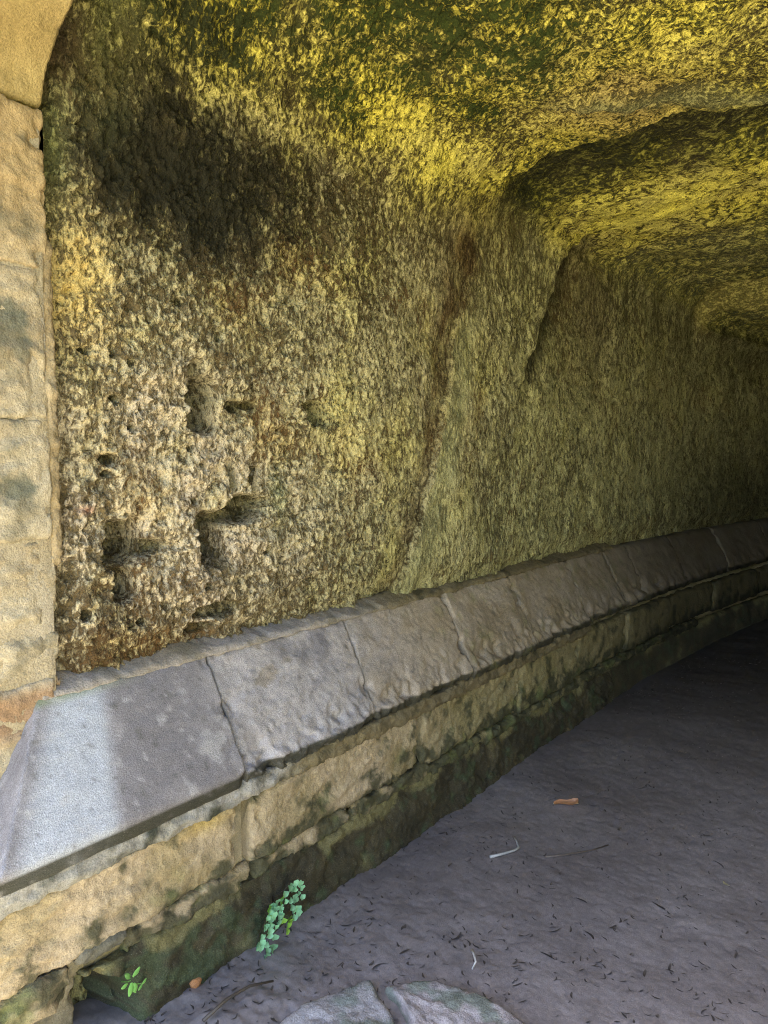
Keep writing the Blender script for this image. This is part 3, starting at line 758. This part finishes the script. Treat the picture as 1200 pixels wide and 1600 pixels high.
def block_col(P, seed):
    x, z = P[:, 0], P[:, 2]
    a = fb3(P, 4, 4, seed + 2); b = fb3(P, 12, 4, seed + 6); h = fb3(P, 70, 2, seed + 8)
    c = mix(np.broadcast_to(np.array([0.42, 0.34, 0.235]), P.shape), np.array([0.31, 0.25, 0.145]), ss(-0.3, 0.5, a))
    c = mix(c, np.array([0.24, 0.215, 0.10]), ss(2.0, 3.0, x) * 0.7)
    c = mix(c, np.array([0.44, 0.32, 0.10]), 0.8 * np.exp(-((x - 1.38) / 0.09) ** 2 - ((z - 0.475) / 0.03) ** 2))
    c = mix(c, np.array([0.060, 0.062, 0.036]), 0.9 * ss(0.0, 0.45, b * 0.9 + 0.25 * h + ss(0.38, 0.25, z) * 0.55 - 0.16 + 0.10 * ss(1.5, 2.5, x)))
    c = mix(c, np.array([0.17, 0.20, 0.075]), 0.5 * ss(0.15, 0.5, fb3(P, 9, 3, seed + 12)) * ss(0.42, 0.30, z))
    c = c * (1 - 0.65 * ss(3.4, 6.0, x))[:, None]  # blocks painted darker further in, for the fading light
    return c * (1 + 0.2 * h)[:, None]
bj = [0.62, 1.505, 2.44, 3.35, 4.05, 4.82, 5.6, 6.5, 7.5, 8.7, 10.2, 12.0]
for k in range(len(bj) - 1):
    g = 0.006
    a, b = bj[k] + g, bj[k + 1] - g
    if k == 1: a, b = 1.555, 2.435
    if k == 2: a = 2.50
    z0 = [0.285, 0.275, 0.255, 0.24, 0.25, 0.24, 0.25, 0.24, 0.25, 0.25, 0.25][k]
    far_ = 1 + max(0, a - 3.0) * 0.7
    dy = random.Random(k + 50).uniform(-0.008, 0.008)
    pr = [(1.656 + dy, z0), (1.648 + dy, z0 + 0.03), (1.645 + dy, 0.485), (1.655 + dy, 0.497), (1.80, 0.497), (1.80, z0)]
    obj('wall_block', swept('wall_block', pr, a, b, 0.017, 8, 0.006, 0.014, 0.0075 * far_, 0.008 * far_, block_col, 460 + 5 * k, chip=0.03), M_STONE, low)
# thin broken levelling stones
sj = [0.62, 0.98, 1.13, 1.58, 2.05, 2.55, 3.1, 3.7, 4.4, 5.2, 6.2]
for k in range(len(sj) - 1):
    z0, z1 = [0.175, 0.255, 0.195, 0.20, 0.20, 0.185, 0.19, 0.18, 0.18, 0.18][k], [0.283, 0.30, 0.275, 0.270, 0.270, 0.252, 0.238, 0.240, 0.240, 0.240][k]
    dy = [0.0, -0.01, 0.012, 0.008, 0.004, 0.004, 0.0, 0.004, 0.0, 0.0][k]
    pr = [(1.668 + dy, z0), (1.655 + dy, z0 + 0.02), (1.652 + dy, z1 - 0.01), (1.668 + dy, z1), (1.80, z1), (1.80, z0)]
    colr = block_col
    if k == 1: colr = pal((0.12, 0.12, 0.10), (0.16, 0.15, 0.12), (0.07, 0.07, 0.05))
    obj('levelling_stone', swept('levelling_stone', pr, sj[k] + 0.004, sj[k + 1] - 0.004, 0.022, 12, 0.004, 0.02, 0.007, 0.008, colr, 540 + 5 * k, chip=0.04), M_STONE, low)
# dark mossy footing with a hollow washed out under it
def foot_post(P):
    x, z = P[:, 0], P[:, 2]
    front = ss(1.78, 1.70, P[:, 1])
    r = np.hypot((x - 0.97) / 0.19, (z - 0.08) / 0.14) + 0.18 * fb3(P, 14, 2, 77)
    P[:, 1] += front * 0.30 * (1 - ss(0.75, 1.05, r))
    return P
def foot_col(P, seed):
    x, z = P[:, 0], P[:, 2]
    a = fb3(P, 6, 4, seed + 2); b = fb3(P, 16, 4, seed + 6); h = fb3(P, 70, 2, seed + 8)
    c = mix(np.broadcast_to(np.array([0.052, 0.045, 0.028]), P.shape), np.array([0.085, 0.072, 0.042]), ss(-0.3, 0.5, a))
    c = mix(c, np.array([0.065, 0.085, 0.045]), 0.8 * ss(0.0, 0.4, b + 0.4 * ss(1.7, 1.2, x) - 0.1))
    c = mix(c, np.array([0.20, 0.18, 0.085]), 0.8 * ss(0.1, 0.4, a + 0.7 * ss(0.13, 0.20, z) - 0.35))
    c = mix(c, np.array([0.23, 0.22, 0.22]), 0.8 * np.exp(-((x - 1.03) / 0.06) ** 2 - ((z - 0.05) / 0.05) ** 2))
    return c * (1 + 0.25 * h)[:, None]
obj('footing', swept('footing', [(1.628, -0.10), (1.634, 0.0), (1.648, 0.10), (1.668, 0.215), (2.05, 0.215), (2.05, -0.10)], 0.64, 4.6, 0.026, 7, 0.008, 0.02, 0.008, 0.009, foot_col, 600, post=foot_post), M_FOOT, low)
obj('footing', swept('footing', [(1.645, -0.10), (1.650, 0.0), (1.660, 0.10), (1.675, 0.205), (1.95, 0.205), (1.95, -0.10)], 4.6, 13.0, 0.016, 6, 0.004, 0.02, 0.02, 0.03, foot_col, 610), M_FOOT, low)

# ================================================================== LOOSE THINGS
# ---- two flat stones bedded in the mud in front
def flat_stone(name, outline, ztop, seed, label, col):
    pts = np.array(outline); c = pts.mean(0)
    n = len(pts); per = []
    for i in range(n):
        a, b = pts[i], pts[(i + 1) % n]
        for t in np.linspace(0, 1, 22, endpoint=False): per.append(a + (b - a) * t)
    per = np.array(per)
    for _ in range(3): per = per * 0.5 + (np.roll(per, 1, 0) + np.roll(per, -1, 0)) * 0.25
    m = len(per); V = []
    prof = [(0, 0.0)] + [(r, 0.0) for r in np.linspace(0.04, 0.90, 36)] + [(0.94, -0.003), (0.97, -0.009), (0.99, -0.02), (1.0, -0.035), (1.01, -0.07), (1.02, -0.12)]
    for r, dz in prof[1:]:
        p = c + (per - c) * r
        V.append(np.column_stack([p, np.full(m, ztop + dz)]))
    V = np.concatenate(V); V = np.vstack([[c[0], c[1], ztop], V])
    slope = -0.03 * ((V[:, 0] - c[0]) * 0.6 + (V[:, 1] - c[1]) * 1.0)
    V[:, 2] += slope + 0.012 * fb3(V, 8, 4, seed) + 0.005 * fb3(V, 40, 3, seed + 3)
    V[:, 0] += 0.008 * fb3(V, 14, 2, seed + 6); V[:, 1] += 0.008 * fb3(V, 14, 2, seed + 8)
    k = len(prof) - 1
    i = 1 + np.arange(k * m).reshape(k, m); j = np.roll(i, -1, 1)
    q = np.stack([i[:-1], i[1:], j[1:], j[:-1]], -1).reshape(-1, 4)
    tri = [[0, int(i[0][t]), int(j[0][t])] for t in range(m)]
    a = fb3(V, 12, 4, seed + 20); b = fb3(V, 38, 3, seed + 24)
    cc = mix(np.broadcast_to(np.array(col), V.shape), np.array(col) * 0.62, ss(-0.1, 0.5, a))
    cc = mix(cc, np.array([0.13, 0.17, 0.13]), 0.7 * ss(0.1, 0.5, fb3(V, 9, 3, seed + 30) + 1.2 * ss(0.03, -0.015, V[:, 2] - ztop + 0.02) * 0.4))
    cc = cc * (1 + 0.25 * b)[:, None]
    o = obj(name, mesh_np(name, V, q, cc, True, tri), M_STONE)
    tag(o, label, 'stone', 'flat stones set in the mud'); return o
flat_stone('flat_stone', [(1.66, 1.275), (1.46, 1.36), (1.15, 1.38), (0.95, 1.15), (1.10, 0.85), (1.44, 1.00), (1.58, 1.13)], 0.030, 700, 'grey flat stone with greenish edge, left of the two in the mud', (0.33, 0.315, 0.325))
flat_stone('flat_stone', [(1.665, 1.235), (1.76, 1.13), (1.79, 0.98), (1.72, 0.72), (1.50, 0.60), (1.20, 0.72), (1.47, 0.97), (1.60, 1.10)], 0.030, 720, 'pinkish grey flat stone, right of the two in the mud', (0.35, 0.315, 0.32))

# ---- leaf scraps trodden into the mud (uncountable)
def strip_leaf(cx, cy, cz, ang, ln, wd, curl, bow, vs_, qs_, tilt=0.0):
    base = len(vs_); ca, sa = math.cos(ang), math.sin(ang); k = 6
    for i in range(k):
        t = i / (k - 1); u = (t - 0.5) * ln; w = wd * (0.25 + math.sin(math.pi * (0.08 + 0.84 * t)))
        lat = bow * (1 - (2 * t - 1) ** 2)
        for s in (-1, 1):
            v = s * w * 0.5 + lat
            z = cz + curl * (2 * t - 1) ** 2 + (0.35 * wd if s > 0 else 0.0) * (1 + tilt)
            vs_.append((cx + ca * u - sa * v, cy + sa * u + ca * v, z))
    for i in range(k - 1):
        a = base + 2 * i; qs_.append((a, a + 2, a + 3, a + 1))
rl_ = random.Random(5); vs_, qs_ = [], []
lx, ly = [], []
while len(lx) < 3200:
    x = 1.15 + 5.0 * rl_.random() ** 1.7; y = rl_.uniform(-0.6, 1.66)
    dens = 0.5 + 0.9 * float(fb2(np.array([x * 2.4]), np.array([y * 2.4]), 3, 140)[0]) + 0.35 * (x < 2.2)
    if rl_.random() < dens: lx.append(x); ly.append(y)
lz = mud_z(np.array(lx, np.float32), np.array(ly, np.float32))
for x, y, z in zip(lx, ly, lz):
    big = rl_.random() < 0.035
    ln = rl_.uniform(0.030, 0.060) if big else rl_.uniform(0.006, 0.030)
    wd = rl_.uniform(0.005, 0.011) if big else rl_.uniform(0.002, 0.006)
    strip_leaf(x, y - float(bend(np.array(x))), float(z) + 0.0015, rl_.uniform(0, math.pi), ln, wd, rl_.uniform(0, 0.003), rl_.uniform(-0.25, 0.25) * ln, vs_, qs_)
o = obj('leaf_litter', mesh_np('leaf_litter', vs_, qs_, None, True), M_LITTER)
tag(o, 'dark rotted leaf scraps scattered over the grey mud', 'leaf litter', kind='stuff')

def mud_at(x, y): return float(mud_z(np.array([x], np.float32), np.array([y], np.float32))[0])

def tube(path, radii, sides=7):
    path = [Vector(p) for p in path]; V = []; q = []
    for i, p in enumerate(path):
        t = (path[min(i + 1, len(path) - 1)] - path[max(i - 1, 0)]).normalized()
        a = t.orthogonal().normalized(); b = t.cross(a)
        for k in range(sides):
            w = 2 * math.pi * k / sides
            V.append(p + (a * math.cos(w) + b * math.sin(w)) * radii[i])
    for i in range(len(path) - 1):
        for k in range(sides):
            a = i * sides + k; b = i * sides + (k + 1) % sides
            q.append((a, b, b + sides, a + sides))
    n = len(path)
    return [tuple(v) for v in V], q, [list(range(sides))[::-1], list(range((n - 1) * sides, n * sides))]
def tube_mesh(name, path, radii, sides=7):
    V, q, caps = tube(path, radii, sides); return mesh_np(name, V, q, None, True, caps)

# brown curled dead leaf, like a folded boat
px, py = 3.05, 1.28; pz = mud_at(px, py)
V = []; q = []
k1_ = 14; dirv = Vector((0.60, -0.80, 0)); lat = Vector((0.80, 0.60, 0))
for i in range(k1_):
    t = i / (k1_ - 1); w = 0.020 * min(1, 0.35 + 2.2 * t) * (1 - 0.75 * max(0, t - 0.85) / 0.15)
    for j in range(7):
        s = (j - 3) / 3
        p = Vector((px, py, pz + 0.004)) + dirv * ((t - 0.5) * 0.105) + lat * (s * w * (0.75 + 0.1 * math.sin(9 * t))) + Vector((0, 0, 0.022 * abs(s) ** 1.5 * (0.4 + 0.6 * t) + 0.003 * math.sin(7 * t)))
        V.append(tuple(p))
for i in range(k1_ - 1):
    for j in range(6):
        a = i * 7 + j; q.append((a, a + 1, a + 8, a + 7))
lf = thing('dead_leaf', 'curled orange-brown dead leaf lying on the mud', 'leaf', (px, py, pz))
obj('leaf_blade', mesh_np('leaf_blade', V, q, None, True), M_DEAD, lf)
obj('midrib', tube_mesh('midrib', [Vector((px, py, pz + 0.0065)) + dirv * ((t - 0.5) * 0.11) + Vector((0, 0, 0.003 * math.sin(7 * t))) for t in np.linspace(0, 1, 8)], [0.0018] * 8, 6), M_PALE, lf)

def twig(name, pts, r, mat, label):
    pts = [(x, y, mud_at(x, y) + r + dz) for x, y, dz in pts]
    o = obj(name, tube_mesh(name, pts, [r * (1 - 0.5 * i / len(pts)) for i in range(len(pts))], 6), mat)
    tag(o, label, 'twig'); return o
twig('twig', [(2.455, 1.325, 0), (2.50, 1.30, 0.002), (2.555, 1.275, 0.003), (2.585, 1.272, 0.003), (2.615, 1.295, 0.006), (2.645, 1.322, 0.004)], 0.0055, M_BLEACH, 'bleached white twig bent into an L on the mud')
twig('twig', [(2.60, 1.17, 0), (2.68, 1.11, 0.002), (2.76, 1.055, 0.003), (2.84, 1.015, 0.001)], 0.0030, M_TWIG, 'thin brown twig on the mud right of the bleached one')
twig('twig', [(1.93, 1.10, 0.02), (1.90, 1.075, 0.03), (1.875, 1.055, 0.03), (1.865, 1.06, 0.012)], 0.0040, M_BLEACH, 'short pale curved twig beside the pinkish flat stone')
twig('twig', [(1.24, 1.50, 0.015), (1.32, 1.50, 0.02), (1.40, 1.495, 0.018), (1.47, 1.475, 0.01)], 0.005, M_TWIG, 'long grey-brown stick lying along the foot of the wall')
V = []; q = []
strip_leaf(2.80, 0.576, mud_at(2.80, 0.576) + 0.003, 1.0, 0.028, 0.014, 0.003, 0.002, V, q)
tag(obj('pale_leaf', mesh_np('pale_leaf', V, q, None, True), M_PALE), 'tiny pale yellowish leaf alone on the mud at right', 'leaf')

# orange stone chip lodged in the footing
bm_v = np.array([(math.cos(a) * r_, z, math.sin(a) * r_ * 0.8) for z, rr in ((-0.012, 0.012), (-0.006, 0.019), (0.01, 0.020)) for a, r_ in [(2 * math.pi * k / 9, rr * (1 + 0.18 * math.sin(k * 2.3))) for k in range(9)]])
i = np.arange(27).reshape(3, 9); j = np.roll(i, -1, 1)
q = np.stack([i[:-1], j[:-1], j[1:], i[1:]], -1).reshape(-1, 4)
chip = obj('brick_chip', mesh_np('brick_chip', bm_v, q, None, False, [list(range(9))[::-1], list(range(18, 27))]), rock_mat('orange_stone', (0.42, 0.20, 0.09)), None, (1.33, 1.640, 0.035))
tag(chip, 'small orange chip of brick lodged in the dark foot of the wall', 'brick chip')

# ---- maidenhair fern growing out of the joint
def fan_leaflet(w=0.011):
    V = [(0, 0, 0)]; n = 13
    for k in range(n):
        a = math.radians(-108 + 216 * k / (n - 1)); lob = 1 + 0.10 * math.cos(k * math.pi * 2 / 4)
        V.append((math.sin(a) * w * 0.52 * lob, 0.0020 * math.cos(2 * a) - 0.002, -math.cos(a) * w * 0.48 * lob - w * 0.42))
    tris = [[0, k, k + 1] for k in range(1, n)]
    return mesh_np('leaflet', V, np.zeros((0, 4)), None, True, tris)
LF = fan_leaflet(); LF.materials.append(M_FERN); LFY = fan_leaflet(0.013); LFY.materials.append(M_FERN_Y)
fern = thing('maidenhair_fern', 'bright green maidenhair fern hanging from the dark foot of the wall', 'fern', (1.61, 1.635, 0.12))
rf = random.Random(3)
def frond(path, count, young=0, spread=0.018, start=0.15):
    pts = [Vector(p) + Vector((-0.05, 0, 0)) for p in path]
    fr = obj('frond', tube_mesh('frond', pts, [0.0011] * len(pts), 5), M_STEM, fern)
    for k in range(count):
        t = start + (1 - start) * k / max(1, count - 1); s = t * (len(pts) - 1); i = min(int(s), len(pts) - 2)
        p = pts[i].lerp(pts[i + 1], s - i); side = 1 if k % 2 else -1
        lo = bpy.data.objects.new('leaflet', LFY if k < young else LF); COL.objects.link(lo); lo.parent = fr
        sp = spread * (1.05 - 0.55 * t) * rf.uniform(0.55, 1.1)
        lo.location = p + Vector((side * sp, -0.006 - 0.012 * rf.random(), 0.010 + rf.uniform(-0.006, 0.006)))
        lo.rotation_euler = (rf.uniform(-0.45, 0.10), side * -0.5 + rf.uniform(-0.5, 0.5), rf.uniform(-0.5, 0.5))
        sc = rf.uniform(1.5, 2.2); lo.scale = (sc, sc, sc)
R0 = (1.69, 1.645, 0.135)
frond([R0, (1.665, 1.615, 0.125), (1.64, 1.60, 0.085), (1.615, 1.592, 0.03), (1.600, 1.588, -0.005 + 0.02)], 17, 0, 0.020)
frond([R0, (1.655, 1.612, 0.130), (1.615, 1.60, 0.110), (1.580, 1.598, 0.075), (1.565, 1.596, 0.055)], 14, 0, 0.016)
frond([R0, (1.665, 1.612, 0.120), (1.645, 1.602, 0.098), (1.625, 1.598, 0.078)], 12, 3, 0.026)
frond([R0, (1.69, 1.612, 0.105), (1.698, 1.602, 0.070), (1.70, 1.60, 0.045)], 5, 5, 0.010, 0.6)
frond([R0, (1.715, 1.62, 0.150), (1.735, 1.612, 0.165), (1.752, 1.608, 0.150), (1.757, 1.606, 0.120)], 12, 0, 0.015, 0.25)
frond([R0, (1.71, 1.618, 0.135), (1.728, 1.61, 0.120), (1.735, 1.606, 0.09), (1.735, 1.604, 0.065)], 9, 0, 0.013, 0.3)

# ---- seedling with five leaves
def oval_leaf(l=0.022, w=0.013):
    V = []; n = 8
    for i in range(n):
        t = i / (n - 1); ww = w * 0.5 * math.sin(math.pi * (0.06 + 0.90 * t)) ** 0.8
        for s in (-1, 0, 1): V.append((s * ww, -0.003 * (1 - abs(s)) + 0.006 * t * t, -t * l))
    q = []
    for i in range(n - 1):
        for j in range(2):
            a = i * 3 + j; q.append((a, a + 1, a + 4, a + 3))
    me = mesh_np('leaf', V, q, None, True); me.materials.append(M_SEED); return me
OL = oval_leaf()
sp0 = Vector((1.118, 1.632, 0.165))
seed = thing('seedling', 'small light green seedling with five leaves beside the hollow', 'seedling', (1.118, 1.66, 0.15))
obj('stem', tube_mesh('stem', [(1.118, 1.672, 0.145), (1.120, 1.645, 0.155), sp0], [0.0016, 0.0014, 0.0012], 6), M_SEED, seed)
for (dx, dz, rot, scl) in [(0.0, -0.004, 0.45, 1.35), (0.006, -0.008, -0.15, 1.25), (0.004, 0.010, -2.3, 1.15), (-0.004, 0.010, 2.5, 1.0), (-0.012, 0.0, 1.5, 0.9)]:
    lo = bpy.data.objects.new('leaf', OL); COL.objects.link(lo); lo.parent = seed
    lo.location = sp0 + Vector((dx, -0.004, dz)) - Vector(seed.location)
    lo.rotation_euler = (rf.uniform(-0.5, -0.1), rot, 0); lo.scale = (scl, scl, scl)
sprout = thing('seedling', 'tiny two-leaved sprout right of the larger seedling', 'seedling', (1.155, 1.66, 0.125))
obj('stem', tube_mesh('stem', [(1.152, 1.672, 0.120), (1.155, 1.638, 0.132)], [0.0012, 0.001], 5), M_SEED, sprout)
for rot in (0.9, -2.2):
    lo = bpy.data.objects.new('leaf', OL); COL.objects.link(lo); lo.parent = sprout
    lo.location = Vector((1.155, 1.636, 0.132)) - Vector(sprout.location); lo.rotation_euler = (-0.3, rot, 0); lo.scale = (0.7, 0.7, 0.7)
print('built')
